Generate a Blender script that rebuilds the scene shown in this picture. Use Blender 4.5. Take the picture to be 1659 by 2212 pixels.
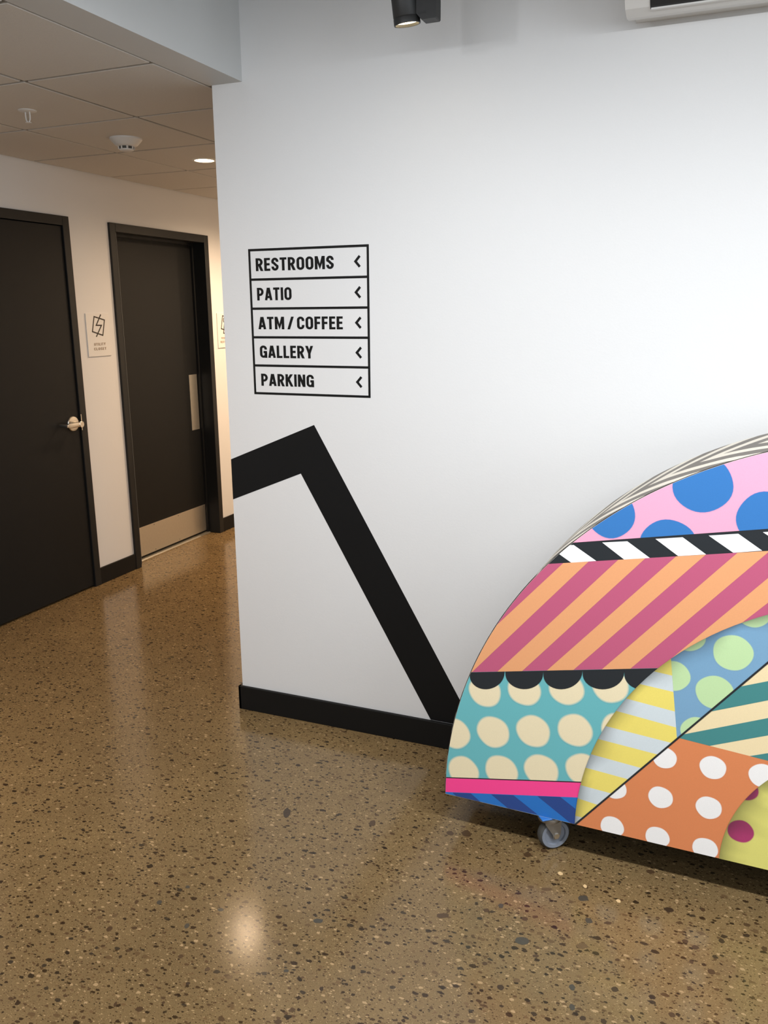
import bpy, bmesh, math, random
from mathutils import Vector, Matrix
from mathutils.geometry import tessellate_polygon

# ------------------------------------------------------------------ camera, world, lights, exposure
scene = bpy.context.scene
for o in list(bpy.data.objects):
    bpy.data.objects.remove(o, do_unlink=True)
COL = scene.collection
random.seed(7)

YAW, PITCH, ROLL, FPX, CAM_H = 0.3946, 0.2349, -0.0085, 1808.28, 1.6464
_f = Vector((-math.sin(YAW)*math.cos(PITCH), math.cos(YAW)*math.cos(PITCH), -math.sin(PITCH)))
_r = Vector((math.cos(YAW), math.sin(YAW), 0))
_u = _r.cross(_f)
_r2 = math.cos(ROLL)*_r + math.sin(ROLL)*_u
_u2 = -math.sin(ROLL)*_r + math.cos(ROLL)*_u
cam = bpy.data.cameras.new('camera')
cam.sensor_fit = 'HORIZONTAL'; cam.sensor_width = 36.0
cam.lens = FPX/1659*36.0
cam.clip_start = 0.05; cam.clip_end = 100
cam_o = bpy.data.objects.new('camera', cam); COL.objects.link(cam_o)
cam_o.matrix_world = Matrix(((_r2.x, _u2.x, -_f.x, 0), (_r2.y, _u2.y, -_f.y, 0), (_r2.z, _u2.z, -_f.z, CAM_H), (0, 0, 0, 1)))
scene.camera = cam_o

scene.view_settings.view_transform = 'Standard'
scene.view_settings.look = 'None'
scene.view_settings.gamma = 1.0
scene.view_settings.use_curve_mapping = False
scene.view_settings.exposure = 0.0

world = bpy.data.worlds.new('sky'); scene.world = world
world.use_nodes = True
wb = world.node_tree.nodes['Background']
wb.inputs['Color'].default_value = (0.72, 0.86, 1.0, 1); wb.inputs['Strength'].default_value = 1.0

def area(name, loc, aim, sx, sy, power, col):
    l = bpy.data.lights.new(name, 'AREA'); l.shape = 'RECTANGLE'; l.size = sx; l.size_y = sy
    l.energy = power; l.color = col
    o = bpy.data.objects.new(name, l); COL.objects.link(o)
    o.location = loc
    o.rotation_euler = (Vector(aim)-Vector(loc)).to_track_quat('-Z', 'Y').to_euler()
    return o
DAY = (0.87, 0.94, 1.0)
COOL = (0.95, 0.975, 1.0)
WARM = (1.0, 0.71, 0.46)
# daylight entering through the shop windows behind and to the right of the viewer
area('daylight_rear_window', (0.6, -3.9, 1.95), (0.6, 0, 1.75), 5.0, 1.3, 16, DAY)
area('daylight_right_window', (4.4, -0.6, 1.95), (0, 0.9, 1.3), 4.4, 1.3, 78, DAY)
# unseen strip lights added overhead, and the room's track spotlights
area('added_fill_strip', (0.9, -0.6, 2.90), (0.9, -0.6, 0), 4.6, 0.10, 14, COOL).data.spread = math.radians(170)  # unseen strip added as general fill
area('added_overhead_strip', (0.25, 1.20, 2.38), (0.25, 1.42, 1.38), 3.6, 0.06, 88, COOL)  # unseen strip added for the sharp shadow under the board
def track_spot(loc, aim, power, col=(0.95, 0.97, 1.0), size=125, blend=0.75, soft=0.035):
    l = bpy.data.lights.new('track_spot_beam', 'SPOT'); l.energy = power; l.color = col
    l.spot_size = math.radians(size); l.spot_blend = blend; l.shadow_soft_size = soft
    o = bpy.data.objects.new('track_spot_beam', l); COL.objects.link(o); o.location = loc
    o.rotation_euler = (Vector(aim)-Vector(loc)).to_track_quat('-Z', 'Y').to_euler()
track_spot((-1.45, 1.20, 2.46), (-1.0, 2.81, 1.1), 9)

DL_POWER = (30, 65, 25, 220, 210)
CASTER = (0.328, 0.034, math.radians(40))

# ------------------------------------------------------------------ helpers
def tag(o, label=None, cat=None, group=None, kind=None):
    if label: o['label'] = label
    if cat: o['category'] = cat
    if group: o['group'] = group
    if kind: o['kind'] = kind
    return o

def empty(name, loc=(0, 0, 0), rz=0.0, parent=None):
    o = bpy.data.objects.new(name, None); COL.objects.link(o)
    o.location = loc; o.rotation_euler = (0, 0, rz); o.empty_display_size = 0.05
    if parent: o.parent = parent
    return o

def link_mesh(name, me, mat, parent=None):
    o = bpy.data.objects.new(name, me); COL.objects.link(o)
    if mat and not me.materials: me.materials.append(mat)
    if parent: o.parent = parent
    return o

class MB:
    """collects shapes of one part"""
    def __init__(s): s.bm = bmesh.new()
    def box(s, a, b, bevel=0.0, seg=2):
        r = bmesh.ops.create_cube(s.bm, size=1.0); vs = r['verts']
        for v in vs:
            v.co = Vector([(a[i]+b[i])/2 + v.co[i]*abs(b[i]-a[i]) for i in range(3)])
        if bevel > 0:
            es = list({e for v in vs for e in v.link_edges})
            bmesh.ops.bevel(s.bm, geom=es, offset=bevel, segments=seg, affect='EDGES', profile=0.5)
        return s
    def prism(s, pts, vec):
        """polygon (3D points) extruded along vec"""
        vec = Vector(vec)
        a = [s.bm.verts.new(Vector(p)) for p in pts]; b = [s.bm.verts.new(Vector(p)+vec) for p in pts]
        n = len(pts)
        s.bm.faces.new(a); s.bm.faces.new(list(reversed(b)))
        for i in range(n):
            s.bm.faces.new((a[i], b[i], b[(i+1) % n], a[(i+1) % n]))
        return s
    def lathe(s, prof, origin, axis, seg=32, cap=True):
        """profile [(radius, height)] turned about axis through origin"""
        q = Vector((0, 0, 1)).rotation_difference(Vector(axis).normalized())
        rings = []
        for r, h in prof:
            if r < 1e-6:
                rings.append([s.bm.verts.new(Vector(origin)+q @ Vector((0, 0, h)))])
            else:
                rings.append([s.bm.verts.new(Vector(origin)+q @ Vector((r*math.cos(2*math.pi*k/seg), r*math.sin(2*math.pi*k/seg), h))) for k in range(seg)])
        for A, B in zip(rings, rings[1:]):
            for k in range(seg):
                k2 = (k+1) % seg
                if len(A) == 1 and len(B) == 1: continue
                if len(A) == 1: s.bm.faces.new((A[0], B[k2], B[k]))
                elif len(B) == 1: s.bm.faces.new((A[k], A[k2], B[0]))
                else: s.bm.faces.new((A[k], A[k2], B[k2], B[k]))
        if cap:
            if len(rings[0]) > 1: s.bm.faces.new(list(reversed(rings[0])))
            if len(rings[-1]) > 1: s.bm.faces.new(rings[-1])
        return s
    def tube(s, pts, r, seg=12):
        pts = [Vector(p) for p in pts]
        rings = []
        for i, p in enumerate(pts):
            d = (pts[min(i+1, len(pts)-1)]-pts[max(i-1, 0)]).normalized()
            q = Vector((0, 0, 1)).rotation_difference(d)
            rr = r[i] if isinstance(r, (list, tuple)) else r
            rings.append([s.bm.verts.new(p+q @ Vector((rr*math.cos(2*math.pi*k/seg), rr*math.sin(2*math.pi*k/seg), 0))) for k in range(seg)])
        for A, B in zip(rings, rings[1:]):
            for k in range(seg):
                s.bm.faces.new((A[k], A[(k+1) % seg], B[(k+1) % seg], B[k]))
        s.bm.faces.new(list(reversed(rings[0]))); s.bm.faces.new(rings[-1])
        return s
    def build(s, name, mat, parent=None, smooth=False):
        bmesh.ops.recalc_face_normals(s.bm, faces=s.bm.faces)
        me = bpy.data.meshes.new(name); s.bm.to_mesh(me); s.bm.free()
        if smooth:
            for p in me.polygons: p.use_smooth = True
            try: me.set_sharp_from_angle(angle=math.radians(35))
            except Exception: pass
        return link_mesh(name, me, mat, parent)

def copy_tree(o, parent=None):
    c = o.copy(); COL.objects.link(c); c.parent = parent
    for ch in list(o.children): copy_tree(ch, c)
    return c

# ------------------------------------------------------------------ materials
def lin(c):
    return tuple((x/255/12.92 if x/255 <= 0.04045 else ((x/255+0.055)/1.055)**2.4) for x in c)
def new_mat(name):
    m = bpy.data.materials.new(name); m.use_nodes = True
    nt = m.node_tree; b = nt.nodes['Principled BSDF']
    return m, nt, b
def N(nt, typ, **kw):
    n = nt.nodes.new(typ)
    for k, v in kw.items(): setattr(n, k, v)
    return n
def mathn(nt, op, a, b=None, c=None, clamp=False):
    n = nt.nodes.new('ShaderNodeMath'); n.operation = op; n.use_clamp = clamp
    for i, x in enumerate((a, b, c)):
        if x is None: continue
        if isinstance(x, (int, float)): n.inputs[i].default_value = x
        else: nt.links.new(x, n.inputs[i])
    return n.outputs[0]
def mixc(nt, fac, a, b):
    n = nt.nodes.new('ShaderNodeMix'); n.data_type = 'RGBA'
    for sock, x in ((n.inputs[0], fac), (n.inputs[6], a), (n.inputs[7], b)):
        if isinstance(x, (int, float)): sock.default_value = x
        elif isinstance(x, tuple): sock.default_value = (*x[:3], 1)
        else: nt.links.new(x, sock)
    return n.outputs[2]
def simple(name, col, rough=0.5, metal=0.0, noise=0.0, nscale=40, bump=0.0, bscale=200, spec=0.5):
    m, nt, b = new_mat(name)
    b.inputs['Roughness'].default_value = rough; b.inputs['Metallic'].default_value = metal
    b.inputs['Specular IOR Level'].default_value = spec
    tc = N(nt, 'ShaderNodeTexCoord')
    nz = N(nt, 'ShaderNodeTexNoise'); nz.inputs['Scale'].default_value = nscale; nz.inputs['Detail'].default_value = 4
    nt.links.new(tc.outputs['Object'], nz.inputs['Vector'])
    k = noise
    c = mixc(nt, nz.outputs['Fac'], tuple(x*(1-k) for x in col), tuple(min(1, x*(1+k)) for x in col))
    nt.links.new(c, b.inputs['Base Color'])
    if bump > 0:
        n2 = N(nt, 'ShaderNodeTexNoise'); n2.inputs['Scale'].default_value = bscale; n2.inputs['Detail'].default_value = 3
        nt.links.new(tc.outputs['Object'], n2.inputs['Vector'])
        bp = N(nt, 'ShaderNodeBump'); bp.inputs['Strength'].default_value = bump; bp.inputs['Distance'].default_value = 0.002
        nt.links.new(n2.outputs['Fac'], bp.inputs['Height']); nt.links.new(bp.outputs['Normal'], b.inputs['Normal'])
    return m
def emit(name, col, strength):
    m, nt, b = new_mat(name)
    b.inputs['Base Color'].default_value = (*col, 1)
    b.inputs['Emission Color'].default_value = (*col, 1); b.inputs['Emission Strength'].default_value = strength
    return m

M_WALL = simple('white_wall_paint', (0.70, 0.70, 0.70), 0.55, noise=0.012, nscale=3, bump=0.12, bscale=160, spec=0.35)
M_TILE = simple('ceiling_tile', (0.62, 0.60, 0.57), 0.9, noise=0.05, nscale=120, bump=0.35, bscale=260, spec=0.1)
M_GRID = simple('ceiling_grid_paint', (0.20, 0.19, 0.17), 0.6, noise=0.02)
M_SOFFIT_SHADED = simple('shaded_soffit_white', (0.56, 0.57, 0.57), 0.6, noise=0.012, nscale=3, bump=0.1, bscale=160, spec=0.3)  # wall white made darker to carry the soffit's shade in its colour
M_DECK = simple('upper_ceiling_paint', (0.42, 0.42, 0.42), 0.8, noise=0.04, nscale=6)
M_BASE = simple('black_baseboard', (0.006, 0.006, 0.006), 0.5, noise=0.1, spec=0.25)
M_DOOR = simple('black_door_paint', (0.0068, 0.0074, 0.0078), 0.5, noise=0.08, nscale=12, bump=0.06, bscale=120, spec=0.25)
M_FRAME = simple('black_door_frame_paint', (0.0105, 0.0112, 0.0116), 0.42, noise=0.08, nscale=12, spec=0.35)
M_VINYL = simple('black_vinyl', (0.006, 0.006, 0.006), 0.5, noise=0.05, spec=0.2)
M_GRAPHIC = simple('black_wall_paint', (0.0060, 0.0062, 0.0065), 0.5, noise=0.08, nscale=5, bump=0.1, bscale=160, spec=0.2)
M_STEEL = simple('brushed_steel', (0.74, 0.71, 0.63), 0.45, metal=1.0, noise=0.05, nscale=60)
M_NICKEL = simple('satin_nickel', (0.66, 0.63, 0.57), 0.26, metal=1.0, noise=0.03)
M_THRESH = simple('threshold_aluminium', (0.22, 0.20, 0.16), 0.45, metal=0.6, noise=0.05)
M_PLATE = simple('sign_plate_plastic', (0.71, 0.705, 0.69), 0.5, noise=0.01)
M_INK = simple('dark_brown_ink', (0.018, 0.012, 0.008), 0.5)
M_TACT = simple('raised_tan_lettering', (0.30, 0.23, 0.16), 0.5)
M_PLASTIC = simple('white_device_plastic', (0.72, 0.71, 0.69), 0.4, noise=0.01)
M_PLASTIC_D = simple('detector_vent_grey', (0.06, 0.06, 0.055), 0.6)
M_AC = simple('air_conditioner_plastic', (0.66, 0.65, 0.63), 0.38, noise=0.01)
M_DARK = simple('dark_recess', (0.012, 0.012, 0.012), 0.6)
M_SPOT = simple('black_fixture_metal', (0.0125, 0.0125, 0.0125), 0.5, noise=0.1, nscale=80, bump=0.1, bscale=900)
M_LAMP = emit('warm_downlight_diffuser', (1.0, 0.78, 0.50), 14.0)
M_SPOTLAMP = emit('warm_spot_lens', (1.0, 0.80, 0.48), 9.0)
M_GREY_RUB = simple('grey_rubber_tyre', (0.055, 0.056, 0.055), 0.6, noise=0.2, nscale=60, bump=0.2, bscale=300)
M_GREY_HUB = simple('grey_plastic_wheel', (0.20, 0.22, 0.26), 0.45, noise=0.04)
M_ZINC = simple('zinc_plated_steel', (0.30, 0.28, 0.25), 0.45, metal=0.85, noise=0.15, nscale=90)
M_CHROME = simple('bright_axle_bolt', (0.8, 0.8, 0.8), 0.15, metal=1.0)
M_PLY = simple('painted_plywood_core', (0.55, 0.52, 0.46), 0.6, noise=0.06)
M_BLUEPAINT = simple('blue_overspray', lin((45, 108, 180)), 0.5)
M_GLASSFRAME = simple('dark_window_frame', (0.03, 0.03, 0.03), 0.4)

def floor_material():
    m, nt, b = new_mat('polished_aggregate_concrete')
    tc = N(nt, 'ShaderNodeTexCoord')
    src = tc.outputs['Object']
    def noise(scale, detail=4, rough=0.55):
        n = N(nt, 'ShaderNodeTexNoise'); n.inputs['Scale'].default_value = scale; n.inputs['Detail'].default_value = detail
        n.inputs['Roughness'].default_value = rough
        nt.links.new(src, n.inputs['Vector']); return n
    # cement matrix: cloudy tan brown; broad clouds also stand for dark floor reflections
    n1 = noise(0.9, 5); n2 = noise(7, 6, 0.65); n3 = noise(420, 3)
    base = mixc(nt, mathn(nt, 'MULTIPLY_ADD', n1.outputs['Fac'], 2.4, -0.7, clamp=True), lin(FLOOR_A), lin(FLOOR_B))
    f2 = mathn(nt, 'MULTIPLY_ADD', n2.outputs['Fac'], 2.2, -0.6, clamp=True)
    base = mixc(nt, mathn(nt, 'MULTIPLY', f2, 0.55), base, lin(FLOOR_C))
    f3 = mathn(nt, 'MULTIPLY_ADD', n3.outputs['Fac'], 3.0, -1.0, clamp=True)
    base = mixc(nt, mathn(nt, 'MULTIPLY', f3, 0.30), base, lin(FLOOR_D))
    def layer(scale, seed, stretch, prob, rmin, rmax, warp, cols, base, alpha=1.0):
        mp = N(nt, 'ShaderNodeMapping'); mp.inputs['Rotation'].default_value = (0, 0, seed*0.9)
        mp.inputs['Location'].default_value = (seed*3.1, seed*1.7, 0)
        mp.inputs['Scale'].default_value = (scale, scale*stretch, scale)
        nz = N(nt, 'ShaderNodeTexNoise'); nz.inputs['Scale'].default_value = scale*1.6; nz.inputs['Detail'].default_value = 3
        nt.links.new(src, nz.inputs['Vector'])
        vm = N(nt, 'ShaderNodeVectorMath', operation='SUBTRACT'); nt.links.new(nz.outputs['Color'], vm.inputs[0]); vm.inputs[1].default_value = (0.5, 0.5, 0.5)
        vs = N(nt, 'ShaderNodeVectorMath', operation='SCALE'); nt.links.new(vm.outputs[0], vs.inputs[0]); vs.inputs[3].default_value = warp
        nt.links.new(src, mp.inputs['Vector'])
        va = N(nt, 'ShaderNodeVectorMath', operation='ADD'); nt.links.new(mp.outputs[0], va.inputs[0]); nt.links.new(vs.outputs[0], va.inputs[1])
        vo = N(nt, 'ShaderNodeTexVoronoi', voronoi_dimensions='2D', feature='F1'); vo.inputs['Scale'].default_value = 1.0
        nt.links.new(va.outputs[0], vo.inputs['Vector'])
        sep = N(nt, 'ShaderNodeSeparateColor'); nt.links.new(vo.outputs['Color'], sep.inputs[0])
        rad = mathn(nt, 'MULTIPLY_ADD', mathn(nt, 'POWER', sep.outputs[1], 2.0), rmax-rmin, rmin)
        inside = mathn(nt, 'MULTIPLY', mathn(nt, 'SUBTRACT', rad, vo.outputs['Distance']), 14.0, clamp=True)
        keep = mathn(nt, 'LESS_THAN', sep.outputs[0], prob)
        fac = mathn(nt, 'MULTIPLY', mathn(nt, 'MULTIPLY', inside, keep), alpha)
        ramp = N(nt, 'ShaderNodeValToRGB'); ramp.color_ramp.interpolation = 'CONSTANT'
        els = ramp.color_ramp.elements
        for i, c in enumerate(cols):
            e = els[i] if i < 2 else els.new(i/len(cols))
            e.position = i/len(cols); e.color = (*lin(c), 1)
        nt.links.new(sep.outputs[2], ramp.inputs[0])
        return mixc(nt, fac, base, ramp.outputs[0])
    base = layer(210, 1.3, 1.5, 0.45, 0.14, 0.42, 0.9, [(70, 50, 30), (150, 124, 88), (92, 70, 44), (132, 106, 72), (172, 146, 108)], base, 0.7)
    base = layer(120, 2.1, 1.6, 0.52, 0.12, 0.42, 0.9, [(58, 40, 22), (84, 62, 38), (162, 136, 98), (46, 33, 20), (104, 80, 52)], base, 0.85)
    base = layer(62, 3.7, 1.5, 0.56, 0.12, 0.46, 0.8, [(44, 31, 18), (60, 44, 28), (80, 60, 40), (38, 29, 20), (160, 134, 98), (100, 78, 52)], base, 0.92)
    base = layer(34, 5.2, 1.5, 0.30, 0.12, 0.40, 0.6, [(44, 31, 20), (50, 42, 32), (74, 56, 38), (40, 30, 20), (92, 72, 48)], base, 0.92)
    nt.links.new(base, b.inputs['Base Color'])
    nr = noise(3.0, 5)
    nt.links.new(mathn(nt, 'MULTIPLY_ADD', nr.outputs['Fac'], 0.10, 0.11), b.inputs['Roughness'])
    b.inputs['Specular IOR Level'].default_value = 0.38
    bp = N(nt, 'ShaderNodeBump'); bp.inputs['Strength'].default_value = 0.03; bp.inputs['Distance'].default_value = 0.01
    nb = noise(2.2, 3); nt.links.new(nb.outputs['Fac'], bp.inputs['Height']); nt.links.new(bp.outputs['Normal'], b.inputs['Normal'])
    return m
FLOOR_A, FLOOR_B, FLOOR_C, FLOOR_D = (94, 76, 49), (133, 110, 74), (86, 68, 44), (148, 126, 90)
M_FLOOR = floor_material()

def paint_material():
    m, nt, b = new_mat('mural_paint')
    at = N(nt, 'ShaderNodeAttribute', attribute_name='paint')
    tc = N(nt, 'ShaderNodeTexCoord'); nz = N(nt, 'ShaderNodeTexNoise'); nz.inputs['Scale'].default_value = 420; nz.inputs['Detail'].default_value = 3
    nt.links.new(tc.outputs['Object'], nz.inputs['Vector'])
    hs = N(nt, 'ShaderNodeHueSaturation'); nt.links.new(at.outputs['Color'], hs.inputs['Color'])
    nt.links.new(mathn(nt, 'MULTIPLY_ADD', nz.outputs['Fac'], 0.14, 0.93), hs.inputs['Value'])
    nt.links.new(hs.outputs['Color'], b.inputs['Base Color'])
    b.inputs['Roughness'].default_value = 0.5; b.inputs['Specular IOR Level'].default_value = 0.3
    return m
M_PAINT = paint_material()

BOARD_T = 0.34
def rim_material():
    m, nt, b = new_mat('striped_rim_paint')
    uv = N(nt, 'ShaderNodeUVMap', uv_map='UVMap'); sp = N(nt, 'ShaderNodeSeparateXYZ'); nt.links.new(uv.outputs[0], sp.inputs[0])
    d = mathn(nt, 'ABSOLUTE', mathn(nt, 'SUBTRACT', sp.outputs[1], BOARD_T*0.52))
    w = N(nt, 'ShaderNodeTexNoise'); w.inputs['Scale'].default_value = 9; nt.links.new(uv.outputs[0], w.inputs['Vector'])
    s = mathn(nt, 'SUBTRACT', mathn(nt, 'MULTIPLY_ADD', w.outputs['Fac'], 0.03, sp.outputs[0]), mathn(nt, 'MULTIPLY', d, 1.45))
    fr = mathn(nt, 'FRACT', mathn(nt, 'ADD', mathn(nt, 'DIVIDE', s, 0.155), 40.1))
    f = mathn(nt, 'GREATER_THAN', fr, 0.46)
    nt.links.new(mixc(nt, f, lin((222, 214, 198)), lin((96, 88, 78))), b.inputs['Base Color'])
    b.inputs['Roughness'].default_value = 0.45
    return m
M_RIM = rim_material()

# ------------------------------------------------------------------ the setting
YW = 2.81          # white feature wall
XC = -1.829        # its free corner, where the corridor turns off
XD = -3.5696       # corridor wall with the doors
ZC = 2.445         # tiled corridor ceiling
ZH = 2.92          # ceiling of the main room
YB, XR, YE = -4.0, 4.5, 8.0

fl = MB().box((XD-0.4, YB-0.2, -0.12), (XR+0.2, YE+0.2, 0)).build('floor', M_FLOOR); tag(fl, 'polished brown concrete floor with exposed dark aggregate', kind='structure')

# feature wall block and corridor side
w = MB().box((XC, YW, 0), (XR+0.1, YW+0.2, ZH)).build('wall_back', M_WALL); tag(w, 'white feature wall carrying the directory lettering', kind='structure')
w = MB().box((XC, YW+0.2, 0), (XC+0.12, YE, ZC+0.3)).build('wall_corridor', M_WALL); tag(w, 'white corridor wall behind the feature wall', kind='structure')
w = MB().box((XD-0.2, YE, 0), (XC+0.12, YE+0.12, ZC+0.3)).build('wall_end', M_WALL); tag(w, 'white wall closing the far end of the corridor', kind='structure')
# wall behind the viewer with shop windows
m = MB()
m.box((XD-0.2, YB-0.15, 0), (-2.0, YB, ZH)).box((3.2, YB-0.15, 0), (XR+0.1, YB, ZH)).box((-2.0, YB-0.15, 0), (3.2, YB, 1.25)).box((-2.0, YB-0.15, 2.65), (3.2, YB, ZH))
w = m.build('wall_rear', M_WALL); tag(w, 'white wall behind the viewer with shop window', kind='structure')
m = MB()
m.box((XR, YB, 0), (XR+0.15, -2.9, ZH)).box((XR, 1.7, 0), (XR+0.15, YW, ZH)).box((XR, -2.9, 0), (XR+0.15, 1.7, 1.25)).box((XR, -2.9, 2.65), (XR+0.15, 1.7, ZH))
w = m.build('wall_right', M_WALL); tag(w, 'white right hand wall with shop window', kind='structure')
def window(name, a, b, axis):
    m = MB()
    n = 5
    if axis == 0:
        for k in range(n):
            x = a[0]+(b[0]-a[0])*k/(n-1)
            m.box((x-0.03, a[1]-0.10, a[2]), (x+0.03, a[1]-0.02, b[2]))
        for z in (a[2], b[2]): m.box((a[0], a[1]-0.10, z-0.03), (b[0], a[1]-0.02, z+0.03))
    else:
        for k in range(n):
            y = a[1]+(b[1]-a[1])*k/(n-1)
            m.box((a[0]+0.02, y-0.03, a[2]), (a[0]+0.10, y+0.03, b[2]))
        for z in (a[2], b[2]): m.box((a[0]+0.02, a[1], z-0.03), (a[0]+0.10, b[1], z+0.03))
    o = m.build(name, M_GLASSFRAME); tag(o, 'dark framed shop window', kind='structure')
window('window_1', (-2.0, YB, 1.25), (3.2, YB, 2.65), 0)
window('window_2', (XR, -2.9, 1.25), (XR, 1.7, 2.65), 1)
# main ceiling and soffit
c = MB().box((XC+0.10, YB-0.15, ZH), (XR+0.15, YW+0.2, ZH+0.1)).build('ceiling_room', M_DECK); tag(c, 'plain ceiling of the main room', kind='structure')
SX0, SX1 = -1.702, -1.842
s = MB().box((SX1, YB, ZC), (SX0, YW, ZH+0.05)).build('trim_1', M_SOFFIT_SHADED); tag(s, 'white soffit dropping from the room ceiling to the corridor', kind='structure')

# corridor wall with two door openings
D1 = (2.915, 3.9314); D2 = (4.2715, 5.3116); DH = 2.184; FW = 0.051
m = MB()
WX = XD-0.17
m.box((WX, YB-0.15, 0), (XD, D1[0]+0.03, ZC+0.3)).box((WX, D1[1]-0.03, 0), (XD, D2[0]+0.03, ZC+0.3)).box((WX, D2[1]-0.03, 0), (XD, YE, ZC+0.3))
m.box((WX, D1[0]+0.03, DH-0.03), (XD, D1[1]-0.03, ZC+0.3)).box((WX, D2[0]+0.03, DH-0.03), (XD, D2[1]-0.03, ZC+0.3))
m.box((WX-0.06, D1[0]-0.1, 0), (WX, D1[1]+0.1, ZC)).box((WX-0.06, D2[0]-0.1, 0), (WX, D2[1]+0.1, ZC))  # backing added behind the openings to block outside light under the doors
w = m.build('wall_left', M_WALL); tag(w, 'white corridor wall with two black doors', kind='structure')

# tiled corridor ceiling: grid bars and single tiles
cg = empty('ceiling', (0, 0, 0)); tag(cg, 'suspended corridor ceiling of square tiles', kind='structure')
GX = [XD, -3.0093, -2.3997, SX1]; GY0 = 2.4954; GS = 0.6096
m = MB()
ys = [GY0+j*GS for j in range(-10, 10)]
ys = [y for y in ys if YB < y < YE-0.05]
GB = 0.008
for x in GX[1:3]: m.box((x-GB, YB, ZC+0.006), (x+GB, YE, ZC+0.03))
for y in ys: m.box((XD, y-GB, ZC+0.006), (SX1, y+GB, ZC+0.03))
m.box((SX1-0.012, YB, ZC+0.004), (SX1, YE, ZC+0.03)).box((XD, YB, ZC+0.004), (XD+0.012, YE, ZC+0.03))
m.build('ceiling_grid', M_GRID, cg)
yb = [YB]+ys+[YE]
tile_me = {}
for i in range(3):
    x0, x1 = GX[i]+(GB if i else 0.010), GX[i+1]-(GB if i < 2 else 0.010)
    for y0, y1 in zip(yb, yb[1:]):
        key = (i, round(y1-y0, 3))
        cx, cy = (x0+x1)/2, (y0+y1)/2
        if key not in tile_me:
            hx, hy = (x1-x0)/2, (y1-y0)/2-GB
            mm = MB().box((-hx, -hy, 0), (hx, hy, 0.02), bevel=0.002, seg=1)
            o = mm.build('ceiling_tile', M_TILE, cg); tile_me[key] = o.data
        else:
            o = link_mesh('ceiling_tile', tile_me[key], None, cg)
        o.location = (cx, cy, ZC)
top = MB().box((XD-0.17, YB, ZC+0.03), (SX1, YE, ZC+0.06)).build('ceiling_backing', M_DARK, cg)

# baseboards
BT, BH = 0.014, 0.1056
m = MB().box((XC-BT, YW-BT, 0), (XR, YW, BH), bevel=0.003).box((XC-BT, YW-BT, 0), (XC, YE, BH), bevel=0.003)
o = m.build('baseboard_back', M_BASE); tag(o, 'black baseboard wrapping the white feature wall corner', kind='structure')
o = MB().box((XD, D1[1], 0), (XD+0.012, D2[0], BH), bevel=0.003).box((XD, D2[1], 0), (XD+0.012, YE, BH), bevel=0.003).box((XD, YB, 0), (XD+0.012, D1[0], BH), bevel=0.003).build('baseboard_left', M_BASE)
tag(o, 'black baseboard along the corridor doors wall', kind='structure')

# ------------------------------------------------------------------ doors
FP = 0.015      # frame stands proud of the wall
def door_frame(root, a, b, depth):
    """head and two jambs of a metal frame; the opening is lined back into the wall"""
    fr = empty('door_frame', parent=root)
    X0, X1 = XD-depth, XD+FP
    MB().box((X0, a, 0), (X1, a+FW, DH), bevel=0.0025).build('jamb', M_FRAME, fr)
    MB().box((X0, b-FW, 0), (X1, b, DH), bevel=0.0025).build('jamb', M_FRAME, fr)
    MB().box((X0, a+FW, DH-FW), (X1, b-FW, DH), bevel=0.0025).build('head', M_FRAME, fr)
    return fr
# door_1: flush with its frame, lever handle
d1 = empty('door_1', (0, 0, 0)); tag(d1, 'black flush door with lever handle beside the utility closet sign', kind='structure')
door_frame(d1, D1[0], D1[1], 0.16)
MB().box((XD-0.040, D1[0]+FW+0.004, 0.012), (XD+0.004, D1[1]-FW-0.004, DH-FW-0.004), bevel=0.002).build('door_slab', M_DOOR, d1)
lv = empty('lever_handle', parent=d1)
hx = XD+0.004; hy, hz = 3.822, 1.022
MB().lathe([(0.044, 0), (0.044, 0.006), (0.041, 0.010), (0.030, 0.012), (0.0, 0.012)], (hx, hy, hz), (1, 0, 0), 40).build('rose', M_NICKEL, lv, True)
MB().lathe([(0.016, 0), (0.0135, 0.01), (0.0115, 0.03), (0.0115, 0.066), (0.0, 0.066)], (hx, hy, hz), (1, 0, 0), 24).build('neck', M_NICKEL, lv, True)
m = MB(); xl = hx+0.062
m.lathe([(0.0185, -0.008), (0.0185, 0.008), (0.0165, 0.010), (0.0, 0.010)], (xl, hy, hz), (1, 0, 0), 24)
m.box((xl-0.006, hy-0.105, hz-0.0135), (xl+0.008, hy, hz+0.0145), bevel=0.004)
m.box((hx+0.008, hy-0.116, hz-0.009), (xl+0.007, hy-0.102, hz+0.010), bevel=0.004)
m.build('lever', M_NICKEL, lv, True)
MB().box((XD+FP-0.002, D1[1]-FW-0.001, hz-0.045), (XD+FP+0.004, D1[1]-FW+0.005, hz+0.05), bevel=0.001).build('strike_plate', M_NICKEL, d1)

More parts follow.
